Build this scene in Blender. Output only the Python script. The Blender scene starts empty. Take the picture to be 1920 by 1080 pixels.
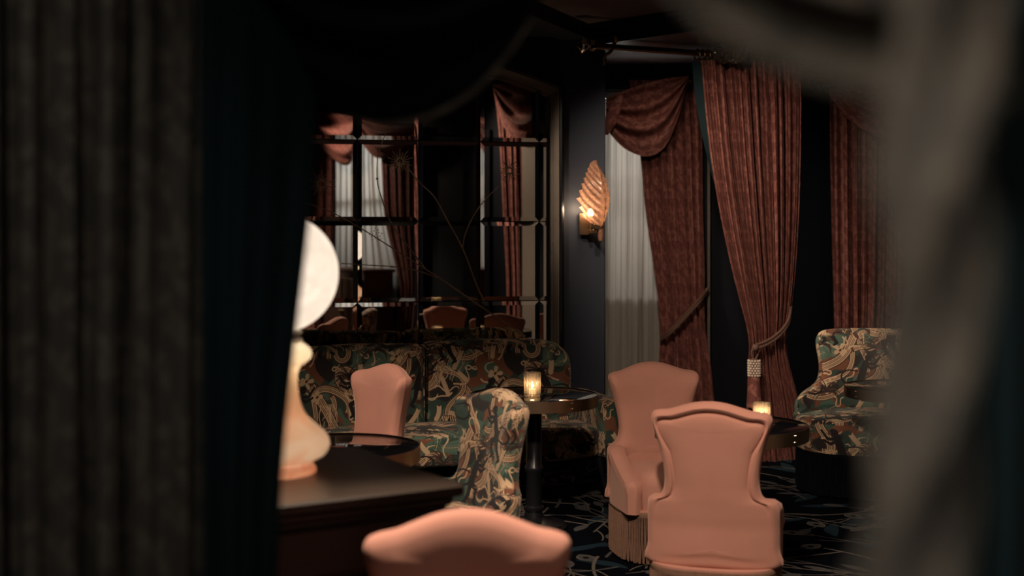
import bpy, math, random
import numpy as np
from mathutils import Vector, Matrix
random.seed(4)
PI = math.pi
SC = bpy.context.scene
COL = SC.collection
F, CX, HY, EYE = 2400.0, 960.0, 440.0, 1.58          # focal length in pixels, horizon row, eye height in metres

# ================================================================ camera, world, light, exposure
cam = bpy.data.objects.new('camera', bpy.data.cameras.new('camera'))
COL.objects.link(cam); SC.camera = cam
cam.location = (0, 0, EYE); cam.rotation_euler = (PI / 2, 0, 0)
cam.data.sensor_width = 36; cam.data.lens = 36 * F / 1920
cam.data.shift_y = -(540 - HY) / 1920
cam.data.clip_start = .05
cam.data.dof.use_dof = True; cam.data.dof.focus_distance = 6.9
cam.data.dof.aperture_fstop = 45e-3 / .026
SC.view_settings.view_transform = 'Standard'; SC.view_settings.look = 'None'
SC.view_settings.gamma = 1; SC.view_settings.use_curve_mapping = False
SC.view_settings.exposure = 0.0
world = bpy.data.worlds.new('night'); SC.world = world; world.use_nodes = True
world.node_tree.nodes['Background'].inputs[0].default_value = (.25, .45, 1, 1)
world.node_tree.nodes['Background'].inputs[1].default_value = .004

def lamp(name, kind, loc, target, energy, color, size=.1, angle=60, blend=.6, size_y=None):
    d = bpy.data.lights.new(name, kind); d.energy = energy; d.color = color
    if kind == 'AREA':
        d.size = size
        if size_y: d.shape = 'RECTANGLE'; d.size_y = size_y
    else:
        d.shadow_soft_size = size
    if kind == 'SPOT': d.spot_size = math.radians(angle); d.spot_blend = blend
    o = bpy.data.objects.new(name, d); COL.objects.link(o); o.location = loc
    if target is not None: o.rotation_euler = (Vector(target) - Vector(loc)).to_track_quat('-Z', 'Y').to_euler()
    return o
WARM = (1, .80, .62)
lamp('downlight_over_front_chair', 'SPOT', (.25, 3.0, 2.95), (.85, 5.2, .75), 400, WARM, .10, 58, .9)
lamp('downlight_over_patterned_chair', 'SPOT', (-.75, 4.3, 2.95), (-.1, 5.4, .6), 120, WARM, .10, 46, .9)
lamp('downlight_over_sofa', 'SPOT', (-1.3, 4.6, 2.95), (-.72, 6.45, .75), 340, WARM, .10, 38, .9)
lamp('downlight_over_curtains', 'SPOT', (.75, 6.2, 2.9), (1.8, 9.0, 1.3), 230, WARM, .10, 60, .9)
lamp('fill_spot_bay', 'SPOT', (.95, 9.0, 2.95), (1.35, 10.3, 1.6), 19, WARM, .10, 90, .9)  # unseen spot added to lift the dark bay curtain and festoon
lamp('downlight_over_armchair', 'SPOT', (2.0, 6.3, 2.9), (2.25, 8.0, .6), 28, WARM, .10, 50, .9)
lamp('downlight_by_doorway', 'SPOT', (-.35, 3.5, 2.9), (-.10, 2.98, .9), 500, WARM, .08, 40, .9)
lamp('fill_spot_side_wall', 'SPOT', (.75, 3.7, 3.4), (1.75, 4.4, 1.9), 220, WARM, .10, 70, .9)  # added out of view to brighten the mirrored right-hand curtain
lamp('fill_spot_mirrored_window', 'SPOT', (.35, .4, 3.4), (1.25, .9, 1.6), 95, WARM, .10, 110, .9)  # extra spot, out of view, added for the curtains round the mirrored window
lamp('fill_spot_right_drape', 'SPOT', (-.75, -.15, 2.1), (.17, .62, 1.36), 66, (1, .86, .72), .12, 52, .8)  # unseen fill added behind the lens, aimed at the right drape
lamp('fill_spot_left_drape', 'SPOT', (-.55, -.5, 2.6), (-1.0, 2.0, 1.5), 60, (1, .90, .80), .2, 38, .9)  # second added fill behind the lens, for the left drape only
lamp('daylight_at_bay_window', 'AREA', (1.0, 11.6, 2.3), (1.0, 10.4, 1.9), 33, (1, .90, .81), 1.3, size_y=1.5)
lamp('fill_spot_mirror', 'SPOT', (-.45, 7.3, 2.95), (-.5, 8.2, 1.0), 75, WARM, .08, 85, .9)  # spot added to graze the gilt inlay and the sofa's top
lamp('raking_spot_portiere', 'SPOT', (-.25, 7.15, 2.9), (1.55, 8.8, 1.5), 350, WARM, .06, 56, .8)  # side spot added to deepen the shading of the portiere's pleats

# ---------------------------------------------------------------- woven prints, drawn by code
class Canvas:
    def __init__(s, n, base):
        s.n = n; s.a = np.ones((n, n, 3), np.float32) * np.array(base, np.float32)
    def noise(s, rng, f, k=14):
        n = s.n; g = np.arange(n) / n * 2 * math.pi
        o = np.zeros((n, n), np.float32)
        for _ in range(k):
            a, b = rng.integers(-f, f + 1, 2)
            o += np.cos(a * g[None, :] + b * g[:, None] + rng.uniform(0, 6.28)).astype(np.float32)
        return o / math.sqrt(k / 2)
    def stroke(s, pts, w0, w1, col, mid=None):
        n = s.n; p = np.asarray(pts, float) * n; w0 *= n; w1 *= n
        wm = max(w0, w1, (mid or 0) * n) + 1.5
        x0, y0 = np.floor(p.min(0) - wm).astype(int); x1, y1 = np.ceil(p.max(0) + wm).astype(int)
        X, Y = np.meshgrid(np.arange(x0, x1 + 1), np.arange(y0, y1 + 1))
        best = np.full(X.shape, 1e9, np.float32); m = len(p) - 1
        for i in range(m):
            a, b = p[i], p[i + 1]; d = b - a; L = float(d @ d) + 1e-9
            t = np.clip(((X - a[0]) * d[0] + (Y - a[1]) * d[1]) / L, 0, 1)
            q = (i + t) / m
            w = w0 + (w1 - w0) * q if mid is None else (w0 * (1 - q) + w1 * q) + (mid * n) * 4 * q * (1 - q)
            best = np.minimum(best, np.hypot(X - a[0] - t * d[0], Y - a[1] - t * d[1]) - w)
        al = np.clip(.5 - best, 0, 1)[..., None]
        iy = Y[:, 0] % n; ix = X[0] % n
        sub = s.a[np.ix_(iy, ix)]
        s.a[np.ix_(iy, ix)] = sub * (1 - al) + np.array(col, np.float32) * al
def bend(p, a, L, k, n=10, k2=0.0):
    """a curve from p heading a, length L, turning k radians on the way"""
    o = [p]; x, y = p
    for i in range(n):
        h = a + k * (i + .5) / n + k2 * math.sin((i + .5) / n * 6.28)
        x += math.cos(h) * L / n; y += math.sin(h) * L / n; o.append((x, y))
    return o
def off(pts, d):
    p = np.asarray(pts); t = np.gradient(p, axis=0); t /= np.linalg.norm(t, axis=1)[:, None] + 1e-9
    return p + np.stack([-t[:, 1], t[:, 0]], 1) * d

def jungle(n=1024):
    r = np.random.default_rng(11)
    U = r.uniform
    c = Canvas(n, (.030, .052, .040))
    CR, CR2, DK, RU = (.56, .38, .235), (.42, .27, .16), (.012, .009, .010), (.17, .062, .032)
    f1 = c.noise(r, 4); f2 = c.noise(r, 5); f3 = c.noise(r, 9)
    m = np.clip((f1 + .35 * f3) * 5, 0, 1)[..., None]; c.a = c.a * (1 - m) + np.array(RU) * m
    m = np.clip((f2 + .3 * f3 - .9) * 6, 0, 1)[..., None]; c.a = c.a * (1 - m) + np.array((.07, .12, .088)) * m
    m = np.clip((-f2 - .3 * f3 - .9) * 6, 0, 1)[..., None]; c.a = c.a * (1 - m) + np.array((.02, .016, .015)) * m
    for _ in range(26):                                     # green banana leaves with pale veins
        p = (U(), U()); a = U(0, 6.28); L = U(.16, .26); q = bend(p, a, L, U(-.7, .7))
        c.stroke(q, .004, .003, (.035, .085, .062) if U() < .6 else (.075, .13, .095), mid=U(.018, .034))
        c.stroke(q, .002, .001, CR2)
        for i in range(2, 10):
            for sg in (-1, 1):
                h = math.atan2(q[i][1] - q[i - 1][1], q[i][0] - q[i - 1][0])
                c.stroke(bend(q[i], h + sg * .8, .032, -sg * .5, 3), .0011, .0006, (.25, .24, .17))
    for _ in range(30):                                     # ropes of pale lianas in bundles
        p = (U(), U()); k = U(-4.2, 4.2); L = U(.22, .42)
        q = bend(p, U(.9, 2.2) * (1 if U() < .5 else -1), L, k, 18, U(-1.1, 1.1)); nst = r.integers(3, 6); w = .0085
        c.stroke(q, w * nst * .62, w * nst * .62, (.075, .032, .020))
        for j in range(nst):
            c.stroke(off(q, (j - (nst - 1) / 2) * w), .0027, .0027, CR if (j % 2 == 0) else CR2)
    for _ in range(70):                                     # thin pale tendrils
        q = bend((U(), U()), U(0, 6.28), U(.08, .17), U(-3, 3), 14, U(-2.2, 2.2))
        c.stroke(q, .0042, .0022, CR)
    for _ in range(16):                                     # hanging fringe of roots
        x, y = U(), U()
        for j in range(7):
            c.stroke(bend((x + j * .011, y), -1.57 + U(-.2, .2), U(.07, .12), U(-.5, .5), 8, U(-.9, .9)), .003, .0016, CR)
    for _ in range(16):                                     # pale orchids
        x, y = U(), U()
        for j in range(5):
            a = j * 1.257 + U(-.2, .2); c.stroke(bend((x, y), a, U(.018, .034), U(-.5, .5), 4), .005, .011, CR)
        c.stroke([(x, y), (x + .004, y + .004)], .006, .006, (.10, .03, .02))
    for _ in range(16):                                     # dark drooping palm heads
        x, y = U(), U()
        for j in range(26):
            a = U(0, 3.14); q = bend((x, y), a, U(.06, .12), (-1.9 if a < 1.57 else 1.9) * U(.5, 1.2), 7)
            c.stroke(q, .0045, .0008, (.035, .022, .018) if j % 3 else (.09, .05, .034))
    for _ in range(24):                                     # sprigs of little pale leaves
        q = bend((U(), U()), U(.6, 2.5), U(.07, .12), U(-1, 1)); c.stroke(q, .0014, .001, CR2)
        for i in range(1, 10):
            h = math.atan2(q[i][1] - q[i - 1][1], q[i][0] - q[i - 1][0])
            for sg in (-1, 1): c.stroke(bend(q[i], h + sg * .9, .017, -sg * .3, 3), .002, .001, CR, mid=.0028)
    gx = [(.13, .16), (.46, .12), (.80, .22), (.28, .45), (.62, .50), (.93, .55), (.10, .77), (.45, .82), (.77, .84)]
    for i, (x, y) in enumerate(gx):                         # climbing monkeys
        sg = 1 if i % 2 else -1; S = 1.0
        def T(pts): return [(x + sg * u * S, y + v * S) for u, v in pts]
        c.stroke(T([(0, 0), (.015, .05), (.03, .09)]), .021, .017, DK)
        c.stroke(T([(.044, .118), (.05, .121)]), .019, .017, DK)
        c.stroke(T([(.066, .113), (.07, .112)]), .007, .007, (.10, .05, .03))
        c.stroke(T([(.03, .088), (.075, .085), (.105, .125)]), .009, .0055, DK)
        c.stroke(T([(.025, .085), (.06, .06), (.095, .078)]), .009, .0055, DK)
        c.stroke(T([(0, 0), (.045, -.02), (.03, -.075), (.045, -.085)]), .014, .006, DK)
        c.stroke(T([(0, 0), (-.01, -.05), (-.035, -.09), (-.02, -.10)]), .014, .006, DK)
        c.stroke(bend((x - sg * .012, y), 3.6 if sg > 0 else -.45, .22, -sg * 3.9, 16, sg * .5), .0055, .0035, DK)
    return c.a

def carpet(n=1024):
    r = np.random.default_rng(5); U = r.uniform
    c = Canvas(n, (.0014, .0019, .0042))
    G1, G2, G3 = (.066, .063, .062), (.120, .100, .084), (.012, .024, .034)
    for _ in range(30):
        q = bend((U(), U()), U(0, 6.28), U(.12, .2), U(-.8, .8)); c.stroke(q, .003, .002, G3, mid=.016)
    for _ in range(34):
        q = bend((U(), U()), U(0, 6.28), U(.25, .5), U(-1.3, 1.3), 14); c.stroke(q, .0042, .0022, G2 if U() < .6 else G1)
        for i in (4, 7, 10, 13):
            h = math.atan2(q[i][1] - q[i - 1][1], q[i][0] - q[i - 1][0]); sg = 1 if U() < .5 else -1
            b = bend(q[i], h + sg * .7, U(.07, .13), -sg * .6, 8); c.stroke(b, .0026, .0016, G2)
            if U() < .6: c.stroke(bend(b[-1], h + sg * .3, U(.05, .085), .3, 6), .003, .001, G1, mid=U(.009, .016))
    for _ in range(24):                                    # eyed seed heads
        x, y = U(), U(); a = U(0, 6.28); L = .035
        p, q = (x - math.cos(a) * L, y - math.sin(a) * L), (x + math.cos(a) * L, y + math.sin(a) * L)
        c.stroke([p, (x, y), q], .001, .001, G2, mid=.021); c.stroke([p, (x, y), q], .0005, .0005, G1, mid=.0165)
        c.stroke([(x - .003, y), (x + .003, y)], .007, .007, (.006, .008, .012))
    return c.a

def fern(n=512):
    r = np.random.default_rng(3); U = r.uniform
    c = Canvas(n, (0, 0, 0))
    for _ in range(62):
        q = bend((U(), U()), U(0, 6.28), U(.14, .22), U(-2.2, 2.2), 13); c.stroke(q, .004, .003, (.8,) * 3)
        for i in range(1, 13):
            h = math.atan2(q[i][1] - q[i - 1][1], q[i][0] - q[i - 1][0])
            for sg in (-1, 1): c.stroke(bend(q[i], h + sg * 1.0, .062 * math.sin(.5 + i / 13 * 2.5), -sg * .7, 4), .0065, .0025, (1,) * 3)
    c.a *= (.65 + .35 * np.clip(c.noise(r, 12) + .5, 0, 1))[..., None]
    return c.a

# ================================================================ helpers
def V(px, py, D):
    """the point seen at pixel px, py at distance D in front of the lens: real metres"""
    return Vector(((px - CX) / F * D, D, EYE - (py - HY) / F * D))

class MB:
    """collects shapes, then links them as ONE mesh object"""
    def __init__(s): s.v = []; s.f = []; s.uv = []; s.sm = []
    def add(s, verts, faces, smooth=True, uvs=None):
        b = len(s.v); s.v += [tuple(p) for p in verts]
        s.uv += list(uvs) if uvs is not None else [(p[0], p[2]) for p in verts]
        s.f += [tuple(b + i for i in f) for f in faces]; s.sm += [smooth] * len(faces)
        return s
    def grid(s, fn, nu, nv, wrap=False, uv=None, smooth=True):
        n = nu if wrap else nu + 1; vs, us = [], []
        for j in range(nv + 1):
            for i in range(n):
                vs.append(fn(i / nu, j / nv)); us.append(uv(i / nu, j / nv) if uv else (i / nu, j / nv))
        fs = [(j * n + i, j * n + (i + 1) % n, (j + 1) * n + (i + 1) % n, (j + 1) * n + i) for j in range(nv) for i in range(nu)]
        return s.add(vs, fs, smooth, us)
    def loft(s, rings, cap=(False, False), smooth=True):
        n = len(rings[0]); vs = [p for r in rings for p in r]
        fs = [(j * n + i, j * n + (i + 1) % n, (j + 1) * n + (i + 1) % n, (j + 1) * n + i) for j in range(len(rings) - 1) for i in range(n)]
        if cap[0]: fs.append(tuple(range(n))[::-1])
        if cap[1]: fs.append(tuple((len(rings) - 1) * n + i for i in range(n)))
        return s.add(vs, fs, smooth)
    def lathe(s, prof, n=32, c=(0, 0), flute=None, cap=(False, False), smooth=True):
        rings = []
        for r, z in prof:
            k = [r * (1 + (flute(i / n, z) if flute else 0)) for i in range(n)]
            rings.append([(c[0] + k[i] * math.cos(2 * PI * i / n), c[1] + k[i] * math.sin(2 * PI * i / n), z) for i in range(n)])
        return s.loft(rings, cap, smooth)
    def tube(s, pts, r, n=8, cap=True, smooth=True):
        pts = [Vector(p) for p in pts]; rings = []; up = Vector((.13, .21, .97)); N = len(pts)
        for i, p in enumerate(pts):
            t = (pts[min(i + 1, N - 1)] - pts[max(i - 1, 0)]).normalized()
            a = up.cross(t)
            if a.length < .05: a = Vector((1, 0, 0)).cross(t)
            a.normalize(); b = t.cross(a); rr = r(i / (N - 1)) if callable(r) else r
            rings.append([p + (a * math.cos(2 * PI * k / n) + b * math.sin(2 * PI * k / n)) * rr for k in range(n)])
        return s.loft(rings, (cap, cap), smooth)
    def box(s, c, d, bev=.004, R=None):
        """a box with chamfered edges, centre c, size d"""
        x, y, z = d[0] / 2, d[1] / 2, d[2] / 2; b = min(bev, x * .9, y * .9, z * .9)
        ring = lambda X, Y, Z: [(X - b, -Y, Z), (X, -Y + b, Z), (X, Y - b, Z), (X - b, Y, Z), (-X + b, Y, Z), (-X, Y - b, Z), (-X, -Y + b, Z), (-X + b, -Y, Z)]
        rings = [ring(x - b, y - b, -z), ring(x, y, -z + b), ring(x, y, z - b), ring(x - b, y - b, z)]
        M = R if R is not None else Matrix.Identity(3); c = Vector(c)
        return s.loft([[c + M @ Vector(p) for p in r] for r in rings], (True, True), False)
    def prism(s, poly, z0, z1):
        n = len(poly); vs = [(x, y, z0) for x, y in poly] + [(x, y, z1) for x, y in poly]
        return s.add(vs, [tuple(range(n))[::-1], tuple(range(n, 2 * n))] + [(i, (i + 1) % n, n + (i + 1) % n, n + i) for i in range(n)], False)
    def build(s, name, mat, parent=None, shift=None, label=None, kind=None):
        me = bpy.data.meshes.new(name)
        vs = s.v if shift is None else [(p[0] - shift[0], p[1] - shift[1], p[2] - shift[2]) for p in s.v]
        me.from_pydata(vs, [], s.f)
        l = me.uv_layers.new(name='uv'); li = np.empty(len(me.loops), np.int32); me.loops.foreach_get('vertex_index', li)
        l.data.foreach_set('uv', np.asarray(s.uv, np.float32)[li].ravel())
        me.polygons.foreach_set('use_smooth', np.asarray(s.sm, bool)); me.materials.append(mat); me.update()
        if all(s.sm): me.set_sharp_from_angle(angle=math.radians(42))
        o = bpy.data.objects.new(name, me); COL.objects.link(o)
        if parent is not None: o.parent = parent
        if label: o['label'] = label
        if kind: o['kind'] = kind
        return o

def thing(name, label, cat, loc=(0, 0, 0), rz=0.0, group=None):
    o = bpy.data.objects.new(name, None); COL.objects.link(o); o.empty_display_size = .1
    o.location = loc; o.rotation_euler = (0, 0, rz); o['label'] = label; o['category'] = cat
    if group: o['group'] = group
    return o
def struct(o): o['kind'] = 'structure'; return o
def dup(root, loc, rz, label, scale=None):
    def cp(o, par):
        c = o.copy(); COL.objects.link(c)
        if par is not None: c.parent = par
        for k in [k for k in everything if k.parent is o]: cp(k, c)
        return c
    everything = list(COL.objects)
    r = cp(root, None); r.location = loc; r.rotation_euler = (0, 0, rz); r['label'] = label
    if scale: r.scale = scale
    return r
def cr(pts, n, closed=False):
    """smooth curve through the points, n samples"""
    p = np.asarray(pts, float); m = len(p)
    if closed: q = np.vstack([p[-1], p, p[0], p[1]]); segs = m
    else: q = np.vstack([2 * p[0] - p[1], p, 2 * p[-1] - p[-2]]); segs = m - 1
    out = []
    for k in range(n):
        t = k / n * segs if closed else k / (n - 1) * segs
        i = min(int(t), segs - 1); t -= i; a, b, c, d = q[i:i + 4]
        out.append(.5 * (2 * b + (c - a) * t + (2 * a - 5 * b + 4 * c - d) * t * t + (3 * b - a - 3 * c + d) * t ** 3))
    return np.array(out)

# ================================================================ materials
def nodes(name):
    m = bpy.data.materials.new(name); m.use_nodes = True; t = m.node_tree
    return m, t, t.nodes['Principled BSDF'], (lambda k, **kw: _n(t, k, kw))
def _n(t, k, kw):
    n = t.nodes.new(k)
    for a, b in kw.items():
        if a.startswith('i_'): n.inputs[a[2:]].default_value = b
        else: setattr(n, a, b)
    return n
def plain(name, col, rough=.5, metal=0, var=.15, scale=8, sheen=0, bump=0, spec=.5, coat=0, sheen_col=None, stretch=(1, 1, 1)):
    m, t, b, N = nodes(name); L = t.links.new
    tc = N('ShaderNodeTexCoord'); mp = N('ShaderNodeMapping'); mp.inputs['Scale'].default_value = stretch
    L(tc.outputs['Object'], mp.inputs[0])
    no = N('ShaderNodeTexNoise'); no.inputs['Scale'].default_value = scale; no.inputs['Detail'].default_value = 5
    L(mp.outputs[0], no.inputs['Vector'])
    mx = N('ShaderNodeMix', data_type='RGBA'); L(no.outputs['Fac'], mx.inputs['Factor'])
    mx.inputs['A'].default_value = (*[c * (1 - var) for c in col], 1); mx.inputs['B'].default_value = (*[min(1, c * (1 + var)) for c in col], 1)
    L(mx.outputs['Result'], b.inputs['Base Color'])
    b.inputs['Roughness'].default_value = rough; b.inputs['Metallic'].default_value = metal
    b.inputs['Specular IOR Level'].default_value = spec; b.inputs['Coat Weight'].default_value = coat
    if sheen:
        b.inputs['Sheen Weight'].default_value = sheen; b.inputs['Sheen Roughness'].default_value = .45
        b.inputs['Sheen Tint'].default_value = (*(sheen_col or [min(1, c * 2.2) for c in col]), 1)
    if bump:
        bp = N('ShaderNodeBump'); bp.inputs['Strength'].default_value = bump; bp.inputs['Distance'].default_value = .004
        n2 = N('ShaderNodeTexNoise'); n2.inputs['Scale'].default_value = scale * 14; L(mp.outputs[0], n2.inputs['Vector'])
        L(n2.outputs['Fac'], bp.inputs['Height']); L(bp.outputs[0], b.inputs['Normal'])
    return m
def image(name, a):
    n = a.shape[0]; im = bpy.data.images.new(name, n, n, float_buffer=True, alpha=False)
    im.colorspace_settings.name = 'Non-Color'
    px = np.ones((n, n, 4), np.float32); px[..., :3] = a; im.pixels.foreach_set(px.ravel()); im.update(); return im
def printed(name, im, tile, rough=.8, box=True, gain=1.0, sheen=.15):
    m, t, b, N = nodes(name); L = t.links.new; tc = N('ShaderNodeTexCoord'); mp = N('ShaderNodeMapping')
    mp.inputs['Scale'].default_value = (1 / tile,) * 3; L(tc.outputs['Object' if box else 'UV'], mp.inputs[0])
    tx = N('ShaderNodeTexImage', image=im)
    if box: tx.projection = 'BOX'; tx.projection_blend = .12
    L(mp.outputs[0], tx.inputs[0])
    wv = N('ShaderNodeTexNoise'); wv.inputs['Scale'].default_value = 900 / tile; L(tc.outputs['Object'], wv.inputs['Vector'])
    mr = N('ShaderNodeMapRange'); mr.inputs['To Min'].default_value = .8 * gain; mr.inputs['To Max'].default_value = 1.2 * gain
    L(wv.outputs['Fac'], mr.inputs['Value'])
    mu = N('ShaderNodeVectorMath', operation='SCALE'); L(tx.outputs[0], mu.inputs[0]); L(mr.outputs[0], mu.inputs['Scale'])
    L(mu.outputs[0], b.inputs['Base Color']); b.inputs['Roughness'].default_value = rough
    b.inputs['Specular IOR Level'].default_value = .3 if sheen else .04
    if sheen: b.inputs['Sheen Weight'].default_value = sheen
    return m
def damask(name, im, tile, c0, c1, rough=.75, sheen=.5, sc=None):
    m, t, b, N = nodes(name); L = t.links.new; tc = N('ShaderNodeTexCoord'); mp = N('ShaderNodeMapping')
    mp.inputs['Scale'].default_value = (1 / tile,) * 3; L(tc.outputs['UV'], mp.inputs[0])
    tx = N('ShaderNodeTexImage', image=im); L(mp.outputs[0], tx.inputs[0])
    no = N('ShaderNodeTexNoise'); no.inputs['Scale'].default_value = 60; L(mp.outputs[0], no.inputs['Vector'])
    mm = N('ShaderNodeMath', operation='MULTIPLY'); L(tx.outputs[0], mm.inputs[0]); L(no.outputs['Fac'], mm.inputs[1])
    m2 = N('ShaderNodeMath', operation='MULTIPLY', use_clamp=True); L(mm.outputs[0], m2.inputs[0]); m2.inputs[1].default_value = 1.7
    mx = N('ShaderNodeMix', data_type='RGBA'); L(m2.outputs[0], mx.inputs['Factor'])
    mx.inputs['A'].default_value = (*c0, 1); mx.inputs['B'].default_value = (*c1, 1)
    L(mx.outputs['Result'], b.inputs['Base Color']); b.inputs['Roughness'].default_value = rough
    b.inputs['Sheen Weight'].default_value = sheen; b.inputs['Sheen Tint'].default_value = (*(sc or c1), 1); b.inputs['Sheen Roughness'].default_value = .4
    b.inputs['Specular IOR Level'].default_value = .25
    bp = N('ShaderNodeBump'); bp.inputs['Strength'].default_value = .35; bp.inputs['Distance'].default_value = .003
    L(m2.outputs[0], bp.inputs['Height']); L(bp.outputs[0], b.inputs['Normal'])
    return m
def glowing(name, col, k, streak=None):
    m, t, b, N = nodes(name); L = t.links.new; b.inputs['Base Color'].default_value = (*[min(1, c) * .6 for c in col], 1)
    b.inputs['Roughness'].default_value = .25; b.inputs['Emission Strength'].default_value = k; b.inputs['Emission Color'].default_value = (*col, 1)
    if streak:
        tc = N('ShaderNodeTexCoord'); no = N('ShaderNodeTexNoise'); no.inputs['Scale'].default_value = 7; no.inputs['Detail'].default_value = 4
        no.inputs['Distortion'].default_value = 2.2
        L(tc.outputs['Object'], no.inputs['Vector']); mr = N('ShaderNodeValToRGB'); L(no.outputs['Fac'], mr.inputs[0])
        mr.color_ramp.elements[0].position = .36; mr.color_ramp.elements[0].color = (*streak, 1)
        mr.color_ramp.elements[1].position = .62; mr.color_ramp.elements[1].color = (*col, 1); L(mr.outputs[0], b.inputs['Emission Color'])
    return m
def thin_glass(name, col, trans=.35, clear=.3, rough=.15, noise=0):
    """coloured glass: lets light through scattered, straight and mirrored"""
    m, t, b, N = nodes(name); L = t.links.new; t.nodes.remove(b); out = t.nodes['Material Output']
    tr = N('ShaderNodeBsdfTranslucent'); tr.inputs[0].default_value = (*col, 1)
    tp = N('ShaderNodeBsdfTransparent'); tp.inputs[0].default_value = (*[c ** .5 for c in col], 1)
    gl = N('ShaderNodeBsdfGlossy'); gl.inputs['Roughness'].default_value = rough; gl.inputs[0].default_value = (.9, .88, .84, 1)
    df = N('ShaderNodeBsdfDiffuse'); df.inputs[0].default_value = (*col, 1)
    a = N('ShaderNodeMixShader'); L(df.outputs[0], a.inputs[1]); L(tr.outputs[0], a.inputs[2]); a.inputs[0].default_value = trans
    c = N('ShaderNodeMixShader'); L(a.outputs[0], c.inputs[1]); L(tp.outputs[0], c.inputs[2]); c.inputs[0].default_value = clear
    if noise:
        tc = N('ShaderNodeTexCoord'); no = N('ShaderNodeTexNoise'); no.inputs['Scale'].default_value = noise; L(tc.outputs['Object'], no.inputs['Vector'])
        mr = N('ShaderNodeMapRange'); mr.inputs['From Min'].default_value = .4; mr.inputs['From Max'].default_value = .65
        mr.inputs['To Min'].default_value = clear * .3; mr.inputs['To Max'].default_value = clear * 1.4; L(no.outputs['Fac'], mr.inputs['Value']); L(mr.outputs[0], c.inputs[0])
    fr = N('ShaderNodeFresnel'); fr.inputs[0].default_value = 1.5
    d = N('ShaderNodeMixShader'); L(fr.outputs[0], d.inputs[0]); L(c.outputs[0], d.inputs[1]); L(gl.outputs[0], d.inputs[2])
    L(d.outputs[0], out.inputs[0]); return m

IM_J, IM_C, IM_F = image('jungle_print', jungle()), image('carpet_print', carpet()), image('fern_weave', fern())
M = dict(
    pink=plain('pink_velvet', (.43, .200, .150), .85, var=.14, scale=5, sheen=.5, bump=.06, spec=.2, sheen_col=(.75, .48, .38)),
    fringe=plain('bullion_fringe', (.19, .105, .072), .8, var=.3, scale=60, spec=.2),
    jungle=printed('jungle_cloth', IM_J, 1.18, .8),
    jungle_chair=printed('jungle_chair_cloth', IM_J, .95, .8),
    carpet=printed('carpet_pile', IM_C, 2.1, .95, sheen=0, gain=1.0),
    wine=damask('fern_damask', IM_F, .34, (.138, .044, .036), (.275, .110, .086)),
    night=damask('dark_damask', IM_F, .30, (.050, .046, .040), (.100, .088, .070), sheen=.15),
    lining=plain('dark_teal_lining', (.005, .013, .015), .8, var=.2, spec=.1),
    black_cloth=plain('black_cloth', (.0035, .004, .006), .9, var=.2, spec=.1),
    wall=plain('dark_blue_paint', (.026, .029, .042), .55, var=.12, scale=3, spec=.3),
    shaded_wall=plain('shaded_wall_paint', (.0045, .0055, .009), .6, var=.15, scale=3, spec=.15),  # wall paint again, darkened to hold the shade on back and side walls
    black=plain('black_lacquer', (.008, .008, .010), .28, var=.2),
    ceil=plain('brown_plaster', (.16, .12, .12), .9, var=.15, scale=4),
    cornice=plain('black_cornice', (.012, .013, .018), .4, var=.1),
    frame=plain('lit_frame_brown', (.30, .25, .21), .32, metal=.1, var=.25),  # moulding's brown raised in place of the light falling on it
    desk=plain('dark_oak', (.040, .027, .020), .36, var=.35, scale=6, stretch=(1, 14, 14)),
    brass=plain('aged_brass', (.36, .235, .145), .30, metal=1, var=.18, scale=20),
    darkbrass=plain('bronze_band', (.40, .27, .18), .36, metal=1, var=.25, scale=12, stretch=(1, 1, .1)),
    chrome=plain('polished_nickel', (.80, .74, .66), .12, metal=1, var=.05),
    silver=plain('brushed_silver', (.62, .56, .48), .45, metal=.45, var=.1),
    top=plain('black_glass_top', (.006, .006, .008), .05, var=.1, coat=.4),
    mirror=plain('smoked_mirror', (.80, .77, .73), .012, metal=1, var=.02),
    taupe=plain('taupe_paint', (.14, .115, .09), .7, var=.1),
    inlay=plain('gilt_inlay', (.80, .62, .44), .6, metal=0, var=.15, scale=30),
    cord=plain('brown_cord', (.115, .056, .038), .8, var=.25, scale=90),
    bead=plain('ivory_bead', (.62, .50, .40), .4, var=.1),
    wax=glowing('candle_wax', (1, .74, .42), .8),
    flame=glowing('flame', (1, .62, .26), 26),
    globe=glowing('opal_globe', (1.15, .93, .74), 1.0, (.92, .76, .60)),
    bulb=glowing('bulb', (1, .74, .45), 22),
    lampglass=None,
    amber=thin_glass('amber_leaf_glass', (.52, .27, .17), .6, .34, .2, 70),
    smoke=thin_glass('smoked_ornament_glass', (.13, .09, .07), .4, .5, .18, 60),
    tumbler=thin_glass('ribbed_glass', (.86, .78, .66), .75, .86, .08),
    wood=plain('cabinet_wood', (.085, .040, .025), .5, var=.3, scale=5, stretch=(6, 6, 1)),
)
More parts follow.
